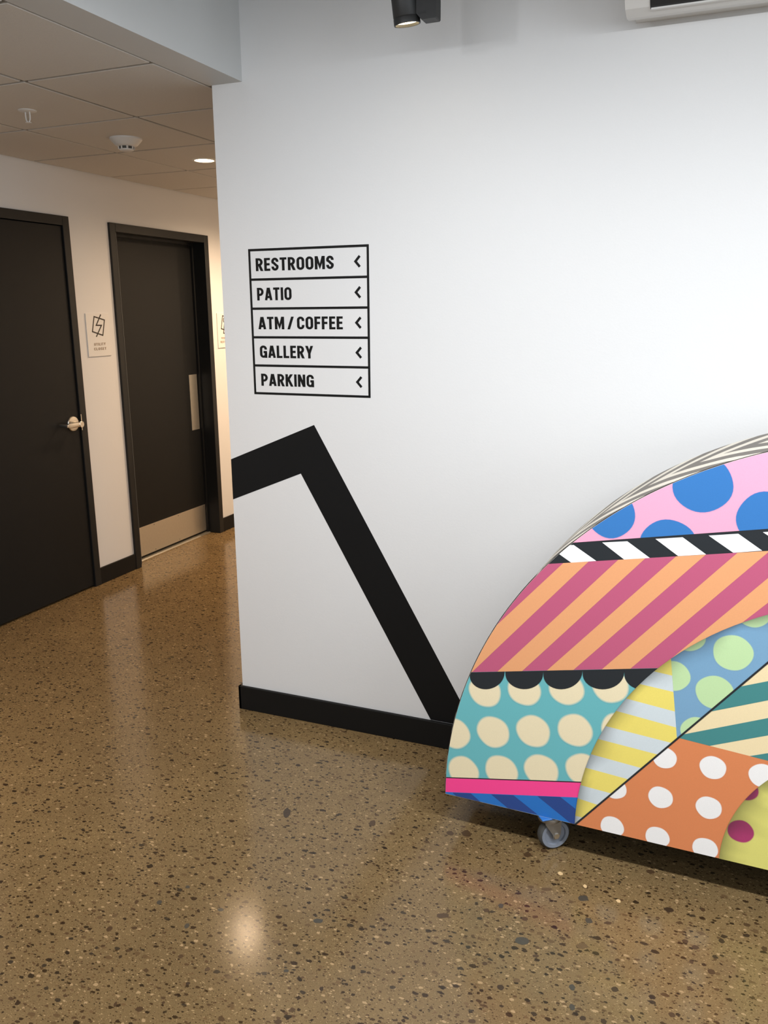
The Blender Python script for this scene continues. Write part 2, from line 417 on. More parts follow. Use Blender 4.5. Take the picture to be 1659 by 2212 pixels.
# door_2: set back in its frame, push plate and kick plate
d2 = empty('door_2', (0, 0, 0)); tag(d2, 'black recessed door with steel push plate and kick plate', kind='structure')
fr2 = door_frame(d2, D2[0], D2[1], 0.17)
XF = -3.67
a2, b2 = D2[0]+FW, D2[1]-FW
MB().box((XF-0.045, a2+0.003, 0.012), (XF, b2-0.003, DH-FW-0.003), bevel=0.002).build('door_slab', M_DOOR, d2)
m = MB(); m.box((XF+0.002, a2, 0), (XF+0.018, a2+0.016, DH-FW)).box((XF+0.002, b2-0.016, 0), (XF+0.018, b2, DH-FW)).box((XF+0.002, a2+0.016, DH-FW-0.016), (XF+0.018, b2-0.016, DH-FW))
m.build('door_stop', M_FRAME, d2)
MB().box((XD-0.003, a2-0.0015, 0.02), (XD+FP+0.0012, a2+0.0020, DH-FW-0.004)).build('edge_highlight_strip', simple('grey_edge_highlight', (0.09, 0.09, 0.085), 0.5), d2)  # thin grey strip standing in for the highlight along the frame edge
kp = MB().box((XF, a2+0.012, 0.022), (XF+0.002, b2-0.018, 0.224)).build('kick_plate', M_STEEL, d2)
for yy in (a2+0.03, a2+0.30, a2+0.58, b2-0.04):
    for zz in (0.034, 0.212):
        MB().lathe([(0.0045, 0), (0.004, 0.0012), (0, 0.0018)], (XF+0.002, yy, zz), (1, 0, 0), 12).build('screw', M_ZINC, kp)
MB().box((XF, 5.140, 0.805), (XF+0.002, 5.235, 1.210)).build('push_plate', M_STEEL, d2)
MB().prism([(XF-0.04, a2, 0), (XF+0.030, a2, 0), (XF+0.022, a2, 0.007), (XF-0.03, a2, 0.007)], (0, b2-a2, 0)).build('threshold', M_THRESH, d2)

# ------------------------------------------------------------------ stroke lettering
def arc(cx, cy, rx, ry, a0, a1, n=8):
    return [(cx+rx*math.cos(math.radians(a0+(a1-a0)*i/n)), cy+ry*math.sin(math.radians(a0+(a1-a0)*i/n))) for i in range(n+1)]
def glyph(ch, t):
    h = t/2
    def bowl(w, y0, y1):     # closed side bowl of P, R
        r = (y1-y0)/2-h*0
        ym = (y0+y1)/2
        return [(h, y1)]+arc(w-h-min(0.2, w*0.4), ym+(y1-ym)-0.2 if False else ym, min(0.2, w*0.4), (y1-y0)/2, 90, -90, 12)+[(h, y0)]
    w = 0.50
    if ch == 'I': return t, [([(h, 0), (h, 1)], 0)]
    if ch == 'E': w = .42; return w, [([(h, 0), (h, 1)], 0), ([(h, 1-h*.95), (w, 1-h*.95)], 0), ([(h, .51), (w*.92, .51)], 0), ([(h, h*.95), (w, h*.95)], 0)]
    if ch == 'F': w = .42; return w, [([(h, 0), (h, 1)], 0), ([(h, 1-h*.95), (w, 1-h*.95)], 0), ([(h, .50), (w*.92, .50)], 0)]
    if ch == 'L': w = .41; return w, [([(h, 0), (h, 1)], 0), ([(h, h*.95), (w, h*.95)], 0)]
    if ch == 'T': w = .47; return w, [([(w/2, 0), (w/2, 1-h)], 0), ([(0, 1-h*.95), (w, 1-h*.95)], 0)]
    if ch == 'P': w = .50; return w, [([(h, 0), (h, 1)], 0), (bowl(w, .44, 1-h*.95), 0)]
    if ch == 'R': w = .51; return w, [([(h, 0), (h, 1)], 0), (bowl(w-.01, .47, 1-h*.95), 0), ([(w*.50, .48), (w-h*.85, 0)], 0)]
    if ch in 'OU' or ch in 'CGS':
        pass
    if ch == 'O': w = .53; rx = w/2-h; ry = rx*1.08; return w, [(arc(w/2, 1-h-ry, rx, ry, 0, 180, 14)+arc(w/2, h+ry, rx, ry, 180, 360, 14), 1)]
    if ch == 'U': w = .52; rx = w/2-h; return w, [([(h, 1)]+arc(w/2, h+rx, rx, rx, 180, 360, 14)+[(w-h, 1)], 0)]
    if ch == 'C': w = .52; rx = w/2-h; ry = rx*1.08; return w, [([(w-h, .655)]+arc(w/2, 1-h-ry, rx, ry, 0, 180, 14)+arc(w/2, h+ry, rx, ry, 180, 360, 14)+[(w-h, .345)], 0)]
    if ch == 'G': w = .53; rx = w/2-h; ry = rx*1.08; return w, [([(w-h, .67)]+arc(w/2, 1-h-ry, rx, ry, 0, 180, 14)+arc(w/2, h+ry, rx, ry, 180, 330, 12)+[(w-h, .30), (w-h, .47), (w*.52, .47)], 0), ([(w-h*.9, 0), (w-h*.9, .45)], 0)]
    if ch == 'S':
        w = .50; rx = w/2-h; ry = .205
        pts = arc(w/2, 1-h-ry, rx, ry, -8, 200, 14)+[(w*.36, .585), (w*.64, .425)]+arc(w/2, h+ry, rx, ry, 20, -188, 14)
        return w, [(pts, 0)]
    if ch == 'M': w = .68; return w, [([(h, 0), (h, 1)], 0), ([(w-h, 0), (w-h, 1)], 0), ([(h*1.2, 1), (w/2, .16), (w-h*1.2, 1)], 0)]
    if ch == 'N': w = .54; return w, [([(h, 0), (h, 1)], 0), ([(w-h, 0), (w-h, 1)], 0), ([(h, 1), (w-h, 0)], 0)]
    if ch == 'W': w = .72; return w, [([(h, 1), (w*.27, 0), (w/2, .9), (w*.73, 0), (w-h, 1)], 0)]
    if ch == 'A': w = .55; return w, [([(h*.9, 0), (w/2-h*.25, 1)], 0), ([(w-h*.9, 0), (w/2+h*.25, 1)], 0), ([(w*.22, .26), (w*.78, .26)], 0)]
    if ch == 'Y': w = .54; return w, [([(w/2, 0), (w/2, .45)], 0), ([(h*.9, 1), (w/2, .40)], 0), ([(w-h*.9, 1), (w/2, .40)], 0)]
    if ch == 'K': w = .55; return w, [([(h, 0), (h, 1)], 0), ([(w-h*1.1, 1), (h, .40)], 0), ([(w*.42, .56), (w-h*.9, 0)], 0)]
    if ch == '/': w = .40; return w, [([(h*.6, 0), (w-h*.6, 1)], 0)]
    return .2, []
# diagonal strokes of these end flush with the cap and base line
def stroke_poly(pts, t, closed, flat_ends=True):
    n = len(pts); L = []; Rr = []
    P = [Vector(p) for p in pts]
    def nrm(d): d = d.normalized(); return Vector((-d.y, d.x))
    for i in range(n):
        if closed: a, b = P[(i-1) % n], P[(i+1) % n]; d1, d2 = P[i]-a, b-P[i]
        else:
            d1 = P[i]-P[i-1] if i > 0 else P[1]-P[0]
            d2 = P[i+1]-P[i] if i < n-1 else P[-1]-P[-2]
        if d1.length < 1e-9: d1 = d2
        if d2.length < 1e-9: d2 = d1
        n1, n2 = nrm(d1), nrm(d2); m = (n1+n2)
        m = m.normalized() if m.length > 1e-6 else n1
        k = (t/2)/max(0.35, m.dot(n1))
        l, r = P[i]+m*k, P[i]-m*k
        if not closed and i in (0, n-1) and flat_ends:
            d = (d2 if i == 0 else d1).normalized()
            if 0.2 < abs(d.x) < 0.95 and (abs(P[i].y) < 1e-6 or abs(P[i].y-1) < 1e-6):   # slanted stroke: cut level
                for q in (l, r): q += d*((P[i].y-q.y)/d.y)
        L.append(l); Rr.append(r)
    return L, Rr
def text_quads(txt, t, gap, space=0.22):
    x = 0.0; out = []
    for ch in txt:
        if ch == ' ': x += space; continue
        w, strokes = glyph(ch, t)
        for si, (pts, closed) in enumerate(strokes):
            L, Rr = stroke_poly(pts, t, closed)
            n = len(L)
            for i in range(n if closed else n-1):
                j = (i+1) % n
                out.append([(q.x+x, min(1, max(0, q.y)), si) for q in (L[i], L[j], Rr[j], Rr[i])])
        x += w+gap
    return out, x-gap
def flat_obj(name, quads, to3d, vec, mat, parent):
    """polygons of one coplanar part raised by vec"""
    vs = []; fs = []
    vec = Vector(vec)
    for q in quads:
        k = len(vs); n = len(q)
        lv = vec*(1+(0.12*q[0][2] if len(q[0]) > 2 else 0.0))
        vs += [Vector(to3d(*p[:2])) for p in q]+[Vector(to3d(*p[:2]))+lv for p in q]
        fs.append(tuple(range(k+n, k+2*n)))
        for i in range(n):
            j = (i+1) % n
            fs.append((k+i, k+j, k+n+j, k+n+i))
    me = bpy.data.meshes.new(name); me.from_pydata(vs, [], fs); me.update()
    bm = bmesh.new(); bm.from_mesh(me); bmesh.ops.recalc_face_normals(bm, faces=bm.faces)
    # every cap must face along vec
    for f in bm.faces:
        if abs(f.normal.dot(vec.normalized())) > 0.9 and f.normal.dot(vec) < 0: f.normal_flip()
    bm.to_mesh(me); bm.free()
    return link_mesh(name, me, mat, parent)

# ------------------------------------------------------------------ directory lettering on the feature wall
TH = 0.0008
dr = empty('wall_directory', (-1.463, YW, 1.3409)); tag(dr, 'black lettered directory of five rows with arrows on white wall', 'sign')
def on_wall(x, z): return (x+1.463, 0.0, z-1.3409)
SL, SR, ST, SB, LW = -1.7076, -1.2190, 1.8763, 1.3409, 0.0085
flat_obj('border', [[(SL, SB), (SR, SB), (SR, SB+LW), (SL, SB+LW)], [(SL, ST-LW), (SR, ST-LW), (SR, ST), (SL, ST)],
                    [(SL, SB+LW), (SL+LW, SB+LW), (SL+LW, ST-LW), (SL, ST-LW)], [(SR-LW, SB+LW), (SR, SB+LW), (SR, ST-LW), (SR-LW, ST-LW)]], on_wall, (0, -TH, 0), M_VINYL, dr)
RH = (ST-SB-LW)/5
for k in range(1, 5):
    z = SB+k*RH
    flat_obj('divider_line', [[(SL+LW, z), (SR-LW, z), (SR-LW, z+LW), (SL+LW, z+LW)]], on_wall, (0, -TH, 0), M_VINYL, dr)
rows = [('RESTROOMS', -1.6775, -1.3565), ('PATIO', -1.6770, -1.5312), ('ATM / COFFEE', -1.6765, -1.3253), ('GALLERY', -1.6750, -1.4492), ('PARKING', -1.6745, -1.4490)]
CAPH = 0.0458
for k, (txt, x0, x1) in enumerate(rows):
    zb = 1.7967-0.10565*k
    quads, wd = text_quads(txt, 0.178, 0.095, 0.17)
    sx = (x1-x0)/wd
    o = flat_obj('lettering', [[(x0+p[0]*sx, zb+p[1]*CAPH, p[2]) for p in q] for q in quads], on_wall, (0, -TH, 0), M_VINYL, dr)
    o['label'] = 'black condensed capitals reading '+txt
    zc = zb+0.0232
    L, Rr = stroke_poly([(-1.2545, zc+0.0185), (-1.2712, zc), (-1.2545, zc-0.0185)], 0.0090, False, False)
    flat_obj('arrow', [[(q.x, q.y) for q in (L[i], L[i+1], Rr[i+1], Rr[i])] for i in range(2)], on_wall, (0, -TH, 0), M_VINYL, dr)

# bold black bent band painted across the wall
g = [(XC, 1.0790), (-1.4533, 1.2323), (-0.8644, 0.2093), (-0.8045, BH), (-0.9815, BH), (-1.5163, 1.0414), (XC, 0.9150)]
me_q = [[g[0], g[1], g[5], g[6]], [g[1], g[2], g[3], g[4], g[5]]]
o = flat_obj('wall_graphic', me_q, lambda x, z: (x, YW, z), (0, -0.0006, 0), M_GRAPHIC, None)
tag(o, 'broad black bent band painted on the white wall below directory', 'wall graphic')

# ------------------------------------------------------------------ small room signs on the corridor wall
def room_sign(y0, z0, y1, z1, label, lines, sym):
    r = empty('room_sign', (XD, (y0+y1)/2, z0)); tag(r, label, 'sign', 'small room signs beside the black doors')
    T = 0.006
    MB().box((0, y0-(y0+y1)/2, 0), (T, y1-(y0+y1)/2, z1-z0), bevel=0.001, seg=1).build('plate', M_PLATE, r)
    tr = lambda y, z: (T, y-(y0+y1)/2, z-z0)
    sq = []
    for sk, (pts, closed) in enumerate(sym):
        L, Rr = stroke_poly(pts, 0.0075, closed, False); n = len(L)
        for i in range(n if closed else n-1):
            j = (i+1) % n; sq.append([(q.x, q.y, sk) for q in (L[i], L[j], Rr[j], Rr[i])])
    flat_obj('pictogram', sq, tr, (0.0008, 0, 0), M_INK, r)
    for txt, ya, yb_, zb in lines:
        quads, wd = text_quads(txt, 0.17, 0.16)
        sx = (yb_-ya)/wd
        flat_obj('raised_lettering', [[(ya+p[0]*sx, zb+p[1]*0.0155, p[2]) for p in q] for q in quads], tr, (0.0008, 0, 0), M_TACT, r)
room_sign(4.0075, 1.398, 4.207, 1.6508, 'pale plate sign with lightning bolt symbol reading UTILITY CLOSET', [('UTILITY', 4.060, 4.160, 1.4620), ('CLOSET', 4.0570, 4.1630, 1.4345)],
          [([(4.0790, 1.6320), (4.1670, 1.6110), (4.1425, 1.5210), (4.0545, 1.5450)], 1), ([(4.1385, 1.6440), (4.0915, 1.5812), (4.1370, 1.5800), (4.0845, 1.5140)], 0)])
oy = 1.378
room_sign(4.0075+oy, 1.393, 4.207+oy, 1.6456, 'pale plate restroom sign partly hidden behind white wall corner', [('WOMENS', 5.427, 5.545, 1.4560), ('RESTROOM', 5.4155, 5.560, 1.4288)],
          [([(4.0800+oy, 1.6270), (4.1680+oy, 1.6060), (4.1435+oy, 1.5150), (4.0555+oy, 1.5330)], 1),
           (arc(5.486, 1.5950, 0.0205, 0.0190, 0, 360, 20)[:-1], 1),
           ([(5.479, 1.5760), (5.461, 1.5000), (5.505, 1.4960), (5.493, 1.5750)], 1)])

# ------------------------------------------------------------------ ceiling devices
def downlight(loc, label):
    r = empty('recessed_downlight', loc); tag(r, label, 'ceiling light', 'corridor downlights')
    MB().lathe([(0.066, -0.0005), (0.064, -0.0030), (0.052, -0.0035), (0.050, 0.004), (0.066, 0.004)], (0, 0, 0), (0, 0, 1), 40, cap=False).build('trim_ring', M_PLASTIC, r, True)
    MB().lathe([(0.0, -0.0020), (0.030, -0.0024), (0.0515, -0.0012), (0.0515, 0.004)], (0, 0, 0), (0, 0, 1), 40, cap=False).build('diffuser', M_LAMP, r, True)
    return r
DL = [(-2.725, 4.076), (-2.725, 1.638), (-2.725, -0.80), (-2.725, 5.295), (-2.725, 6.51)]  # first is in view; others unseen, added to light the corridor
dl_labels = ['glowing round downlight in the tiled corridor ceiling', 'unseen round downlight in the corridor ceiling nearer the viewer', 'unseen round downlight in the corridor ceiling behind the viewer', 'unseen round downlight added in the corridor behind the white wall', 'unseen round downlight at the far end of the corridor']
for k, (x, y) in enumerate(DL):
    downlight((x, y, ZC), dl_labels[k])
    l = bpy.data.lights.new('downlight_beam', 'SPOT'); l.energy = DL_POWER[k]; l.color = WARM; l.spot_size = math.radians(165); l.spot_blend = 1.0; l.shadow_soft_size = 0.05
    o = bpy.data.objects.new('downlight_beam', l); COL.objects.link(o); o.location = (x, y, ZC-0.012)

r = empty('smoke_detector', (-2.725, 3.438, ZC)); tag(r, 'white round smoke detector under the corridor ceiling tiles', 'smoke detector')
MB().lathe([(0.074, 0), (0.074, -0.006), (0.067, -0.014), (0.052, -0.030), (0.040, -0.036), (0.0, -0.036)], (0, 0, 0), (0, 0, 1), 40).build('housing', M_PLASTIC, r, True)
MB().lathe([(0.034, -0.036), (0.033, -0.047), (0.0, -0.047)], (0, 0, 0), (0, 0, 1), 32).build('sensor_vent', M_PLASTIC_D, r, True)
MB().lathe([(0.033, -0.047), (0.032, -0.052), (0.024, -0.056), (0.0, -0.057)], (0, 0, 0), (0, 0, 1), 32).build('cap', M_PLASTIC, r, True)
for k in range(8):
    a = k*math.pi/4
    m = MB(); cx, cy = 0.0345*math.cos(a), 0.0345*math.sin(a)
    m.box((cx-0.003, cy-0.003, -0.048), (cx+0.003, cy+0.003, -0.035)); m.build('vent_rib', M_PLASTIC, r)

r = empty('sprinkler_head', (-2.716, 2.826, ZC)); tag(r, 'small white fire sprinkler head hanging from the corridor ceiling', 'sprinkler')
MB().lathe([(0.036, 0), (0.036, -0.002), (0.030, -0.005), (0.014, -0.006), (0.0, -0.006)], (0, 0, 0), (0, 0, 1), 36).build('escutcheon', M_PLASTIC, r, True)
for s in (-1, 1):
    MB().tube([(s*0.011, 0, -0.004), (s*0.0115, 0, -0.020), (s*0.010, 0, -0.034), (s*0.004, 0, -0.044)], 0.0026, 10).build('frame_arm', M_PLASTIC, r, True)
MB().tube([(0, 0, -0.004), (0, 0, -0.040)], 0.002, 8).build('bulb', M_NICKEL, r, True)
MB().lathe([(0.012, -0.044), (0.012, -0.046), (0.0, -0.047)], (0, 0, 0), (0, 0, 1), 24).build('deflector', M_PLASTIC, r, True)

# track spotlight
r = empty('ceiling_spotlight', (-0.955, 2.50, 2.4505)); tag(r, 'black cylindrical ceiling spotlight with boxy driver above the wall', 'spotlight')
R0 = 0.0385
ax = Vector((-0.075, -0.15, 1)).normalized()
MB().lathe([(0.0345, 0.012), (0.0345, 0.0), (R0, 0.0), (R0, 0.016), (R0-0.0012, 0.018), (R0, 0.020), (R0, 0.150), (R0-0.003, 0.155), (0.0, 0.155)], (0, 0, 0), ax, 48, cap=False).build('lamp_barrel', M_SPOT, r, True)
MB().lathe([(0.0345, 0.008), (0.0, 0.008)], (0, 0, 0), ax, 48, cap=False).build('lens', M_SPOTLAMP, r, True)
m = MB()
bx0, bx1 = 0.034, 0.094
m.prism([(bx0, -0.02, 0.020), (bx0+0.016, -0.02, 0.002), (bx1-0.003, -0.02, 0.002), (bx1, -0.02, 0.005), (bx1, -0.02, 0.400), (bx0, -0.02, 0.400)], (0, 0.04, 0))
drv = m.build('driver_box', M_SPOT, r)
MB().box((bx0+0.006, -0.0206, 0.0175), (bx0+0.030, -0.0198, 0.0225)).build('slot', M_DARK, drv)
MB().tube([(-0.006, 0, 0.10), (bx0+0.01, 0, 0.10)], 0.009, 12).build('pivot', M_SPOT, r, True)
MB().box((bx0-0.01, -0.03, 0.400), (bx1+0.01, 0.03, ZH-2.4505)).build('canopy', M_SPOT, r)

# wall air conditioner
AX0, AX1 = -0.352, 0.53
r = empty('air_conditioner', (AX0, YW, 2.445)); tag(r, 'white wall mounted split air conditioner above the mural board', 'air conditioner')
def prof_body(d): return d
body = [(0.065, 0.020), (0.080, 0.006), (0.12, 0.0), (0.165, 0.010), (0.205, 0.050), (0.222, 0.110), (0.225, 0.215), (0.212, 0.285), (0.18, 0.300), (0.065, 0.300)]
W_ = AX1-AX0
MB().prism([(-0.012, -d, z) for d, z in body], (W_+0.024, 0, 0)).build('housing', M_AC, r)
MB().prism([(0, -d, z) for d, z in [(0, 0.020), (0.066, 0.021), (0.066, 0.292), (0, 0.292)]], (W_, 0, 0)).build('back_body', M_AC, r)
sl = MB()
sl.prism([(0.055, -0.158, 0.0055), (0.055, -0.168, 0.010), (0.055, -0.2065, 0.0495), (0.055, -0.190, 0.056), (0.055, -0.160, 0.03)], (W_-0.11, 0, 0)); sl.build('air_outlet', M_DARK, r)
MB().prism([(0.057, -0.152, 0.003), (0.057, -0.161, 0.0035), (0.057, -0.163, 0.010), (0.057, -0.152, 0.010)], (W_-0.114, 0, 0)).build('outlet_lip', M_AC, r)
MB().prism([(0.06, -0.192, 0.031), (0.06, -0.194, 0.030), (0.06, -0.2055, 0.043), (0.06, -0.2035, 0.045)], (W_-0.12, 0, 0)).build('vane', M_AC, r)

# ------------------------------------------------------------------ mural board on casters
DATA = {"L1": [[0.3638, 1.0084], [0.5205, 1.0377], [0.6908, 1.068], [0.8616, 1.0987]], "L2": [[0.2997, 0.9393], [0.6212, 0.996], [0.7362, 1.0166], [0.8668, 1.0415]], "white": [[[0.2953, 0.9938], [0.3712, 1.0031], [0.4359, 0.9638], [0.3663, 0.9508]], [[0.4491, 1.0187], [0.5163, 1.0294], [0.5784, 0.9888], [0.5115, 0.9762]], [[0.5893, 1.0437], [0.6581, 1.0555], [0.7198, 1.0148], [0.6504, 1.0024]], [[0.722, 1.0666], [0.7933, 1.0789], [0.8533, 1.04], [0.7854, 1.0267]], [[0.8506, 1.0888], [0.9211, 1.1013], [0.9812, 1.0641], [0.9143, 1.0507]]], "bluedots": [[0.4675, 1.0994, 0.0658], [0.6968, 1.2011, 0.0746], [0.6226, 1.0278, 0.0735], [0.855, 1.124, 0.0709], [0.9439, 1.2632, 0.0714]], "L3": [[0.0756, 0.565], [0.3347, 0.6156], [0.3885, 0.6278], [0.6211, 0.6737]], "edges": [[[0.1479, 0.7246], [0.3426, 0.9453]], [[0.0783, 0.5656], [0.4152, 0.9601]], [[0.1591, 0.5817], [0.4958, 0.9746]], [[0.2353, 0.5968], [0.5676, 0.9876]], [[0.3093, 0.6116], [0.646, 1.0017]], [[0.387, 0.6271], [0.7198, 1.015]], [[0.4678, 0.6432], [0.7965, 1.0288]], [[0.5461, 0.6588], [0.8672, 1.0366]], [[0.6602, 0.7165], [0.8733, 0.9683]], [[0.8244, 0.8402], [0.8793, 0.9017]]], "arc": [[0.4121, 0.1285], [0.4187, 0.2231], [0.4264, 0.2724], [0.4512, 0.3748], [0.4703, 0.4278], [0.496, 0.4867], [0.5176, 0.5254], [0.5453, 0.5725], [0.5728, 0.6137], [0.6171, 0.6674], [0.621, 0.6737], [0.6602, 0.7165], [0.7315, 0.7772], [0.7635, 0.8013], [0.8128, 0.8315], [0.8824, 0.8675]], "arcfit": [1.235115862314394, 0.12633338565795188, 0.8222269267496536], "scal": [[[0.0716, 0.5548], [0.1814, 0.581], [0.134, 0.5257]], [[0.1841, 0.5815], [0.2986, 0.5979], [0.2508, 0.548]], [[0.2998, 0.5981], [0.4126, 0.6235], [0.366, 0.5695]], [[0.4139, 0.6225], [0.5298, 0.6418], [0.4787, 0.5917]], [[0.5307, 0.6419], [0.6436, 0.6625], [0.5933, 0.6135]]], "creamdots": [[0.1209, 0.5095, 0.0503], [0.2435, 0.5379, 0.0501], [0.3687, 0.5653, 0.0513], [0.4932, 0.5964, 0.051], [0.0236, 0.3475, 0.0516], [0.1499, 0.3787, 0.0514], [0.275, 0.408, 0.0513], [0.4001, 0.4372, 0.0509], [0.5256, 0.4663, 0.0502], [0.056, 0.2228, 0.0502], [0.1798, 0.2519, 0.0518], [0.3042, 0.2825, 0.0525], [0.4295, 0.3148, 0.0514]], "L4": [[-0.0028, 0.1872], [0.4181, 0.2724]], "L5": [[0.0005, 0.134], [0.4158, 0.2184]], "navy": [[[0.0205, 0.1364], [0.0811, 0.1495], [0.1178, 0.125], [0.0396, 0.1215]], [[0.1488, 0.1624], [0.2202, 0.1773], [0.2985, 0.13], [0.205, 0.1273]], [[0.2952, 0.1931], [0.3656, 0.2079], [0.4126, 0.1792], [0.4153, 0.1182]]], "ybounds": [[[0.6152, 0.662], [0.6589, 0.6585]], [[0.5795, 0.6175], [0.6655, 0.6107]], [[0.5411, 0.5665], [0.6739, 0.5526]], [[0.5178, 0.5228], [0.6805, 0.5053]], [[0.4898, 0.4694], [0.6705, 0.4557]], [[0.4669, 0.4243], [0.6348, 0.4119]], [[0.4514, 0.3707], [0.5953, 0.359]], [[0.4377, 0.3236], [0.5579, 0.315]], [[0.4269, 0.2627], [0.5131, 0.2575]], [[0.4198, 0.217], [0.4734, 0.2105]], [[0.4135, 0.1565], [0.4351, 0.1561]]], "seam": [[0.4176, 0.13], [0.5513, 0.304], [0.684, 0.4732], [0.7917, 0.6086], [0.8941, 0.7367]], "yright": [[0.6519, 0.7109], [0.6841, 0.4739]], "greendots": [[0.6622, 0.6584, 0.0439], [0.8073, 0.751, 0.05], [0.7708, 0.6293, 0.0486], [0.7353, 0.504, 0.0435], [0.6927, 0.7814, 0.044], [0.8481, 0.8718, 0.0422], [0.9392, 0.7046, 0.0461]], "lowline": [[0.6918, 0.4748], [0.7681, 0.4691], [0.8724, 0.4605], [0.9193, 0.457]], "teal": [[[0.8374, 0.6598], [0.8987, 0.6857], [0.9036, 0.6315], [0.766, 0.5714]], [[0.7014, 0.489], [0.9082, 0.5808], [0.9127, 0.5308], [0.7703, 0.4685]], [[0.8742, 0.4609], [0.9173, 0.4792], [0.9207, 0.4411], [0.8768, 0.4309]]], "whitedots": [[0.6551, 0.4061, 0.033], [0.7839, 0.4049, 0.0346], [0.9104, 0.4097, 0.035], [0.5237, 0.2768, 0.0339], [0.6527, 0.2791, 0.0338], [0.7827, 0.2791, 0.0344], [0.5234, 0.1484, 0.034], [0.6526, 0.1485, 0.0337], [0.7832, 0.1474, 0.0343]], "olive": [[0.9252, 0.3915], [0.9035, 0.3699], [0.8773, 0.3228], [0.856, 0.2837], [0.839, 0.2264], [0.8279, 0.1698], [0.8219, 0.1256]], "plumdots": [[0.8702, 0.2281, 0.0343], [0.8734, 0.3583, 0.0316], [0.9988, 0.2267, 0.0353], [1.0009, 0.3478, 0.0347]]}
OB = Vector((-0.75103, 2.31118, 0)); ANG = math.radians(-1.654)
CU, CZ, CR = 1.2211, 0.1300, 1.2255       # centre and radius of the half disc (board coordinates u, z)
ZBOT = 0.1265
bd = empty('mural_board', (OB.x, OB.y, 0), ANG); tag(bd, 'large half round wheeled board painted with bright dots and stripes', 'mural board')
def circ(cu, cz, R, a0, a1, n): return [(cu+R*math.cos(a0+(a1-a0)*i/n), cz+R*math.sin(a0+(a1-a0)*i/n)) for i in range(n+1)]
a_low = math.asin((ZBOT-CZ)/CR)
OUT = circ(CU, CZ, CR, a_low, math.pi-a_low, 160)          # counter-clockwise from right foot over the top
# panels
def panel(name, y, th, mat):
    m = MB(); m.prism([(u, y, z) for u, z in OUT], (0, th, 0)); return m.build(name, mat, bd)
panel('front_panel', 0.0, 0.018, M_PLY)
panel('back_panel', BOARD_T-0.018, 0.018, M_PLY)
MB().box((0.01, 0.018, ZBOT), (2*CU-0.01, BOARD_T-0.018, ZBOT+0.018)).build('bottom_panel', M_DARK, bd)  # dark colour chosen to cut bounce and deepen the shade below
# rim strip with chevron stripes
vs = []; fs = []; uvs = []
OUTR = circ(CU, CZ, CR+0.002, a_low, math.pi-a_low, 160)
for i, (u, z) in enumerate(OUTR):
    s = CR*(math.pi-2*a_low)*(1-i/160)
    vs += [(u, 0.0, z), (u, BOARD_T, z)]; uvs += [(s, 0.0), (s, BOARD_T)]
for i in range(160): fs.append((2*i, 2*i+1, 2*i+3, 2*i+2))
me = bpy.data.meshes.new('rim'); me.from_pydata(vs, [], fs); me.update()
ul = me.uv_layers.new(name='UVMap')
for p in me.polygons:
    for li in p.loop_indices: ul.data[li].uv = uvs[me.loops[li].vertex_index]
    p.use_smooth = True
rim = link_mesh('rim', me, M_RIM, bd); rim['label'] = 'curved rim with cream and grey chevron stripes'

# ---- painted patches: flat paint layers on the front panel
def clip_half(poly, p, n):
    """keep the side where (x-p).n >= 0; vertices are (u, z, r, g, b)"""
    out = []; m = len(poly)
    for i in range(m):
        A, B = poly[i], poly[(i+1) % m]
        da = (A[0]-p[0])*n[0]+(A[1]-p[1])*n[1]; db = (B[0]-p[0])*n[0]+(B[1]-p[1])*n[1]
        if da >= 0: out.append(A)
        if (da >= 0) != (db >= 0):
            t = da/(da-db); out.append(tuple(a+(b-a)*t for a, b in zip(A, B)))
    return out
def clip_convex(poly, cp):
    for i in range(len(cp)):
        a, b = cp[i], cp[(i+1) % len(cp)]
        poly = clip_half(poly, a, (-(b[1]-a[1]), b[0]-a[0]))
        if len(poly) < 3: return []
    return poly
def clip_disc(poly, c, R, n=96):
    # quick accept
    if all(math.hypot(p[0]-c[0], p[1]-c[1]) < R*0.9985 for p in poly): return poly
    return clip_convex(poly, [(c[0]+R*math.cos(2*math.pi*k/n), c[1]+R*math.sin(2*math.pi*k/n)) for k in range(n)])
def line(p, q): return lambda u: p[1]+(q[1]-p[1])*(u-p[0])/(q[0]-p[0])
def fitline(pts):
    n = len(pts); mu = sum(p[0] for p in pts)/n; mz = sum(p[1] for p in pts)/n
    k = sum((p[0]-mu)*(p[1]-mz) for p in pts)/sum((p[0]-mu)**2 for p in pts)
    return (mu-3, mz-3*k), (mu+3, mz+3*k)
PAINT_GAIN = 0.95
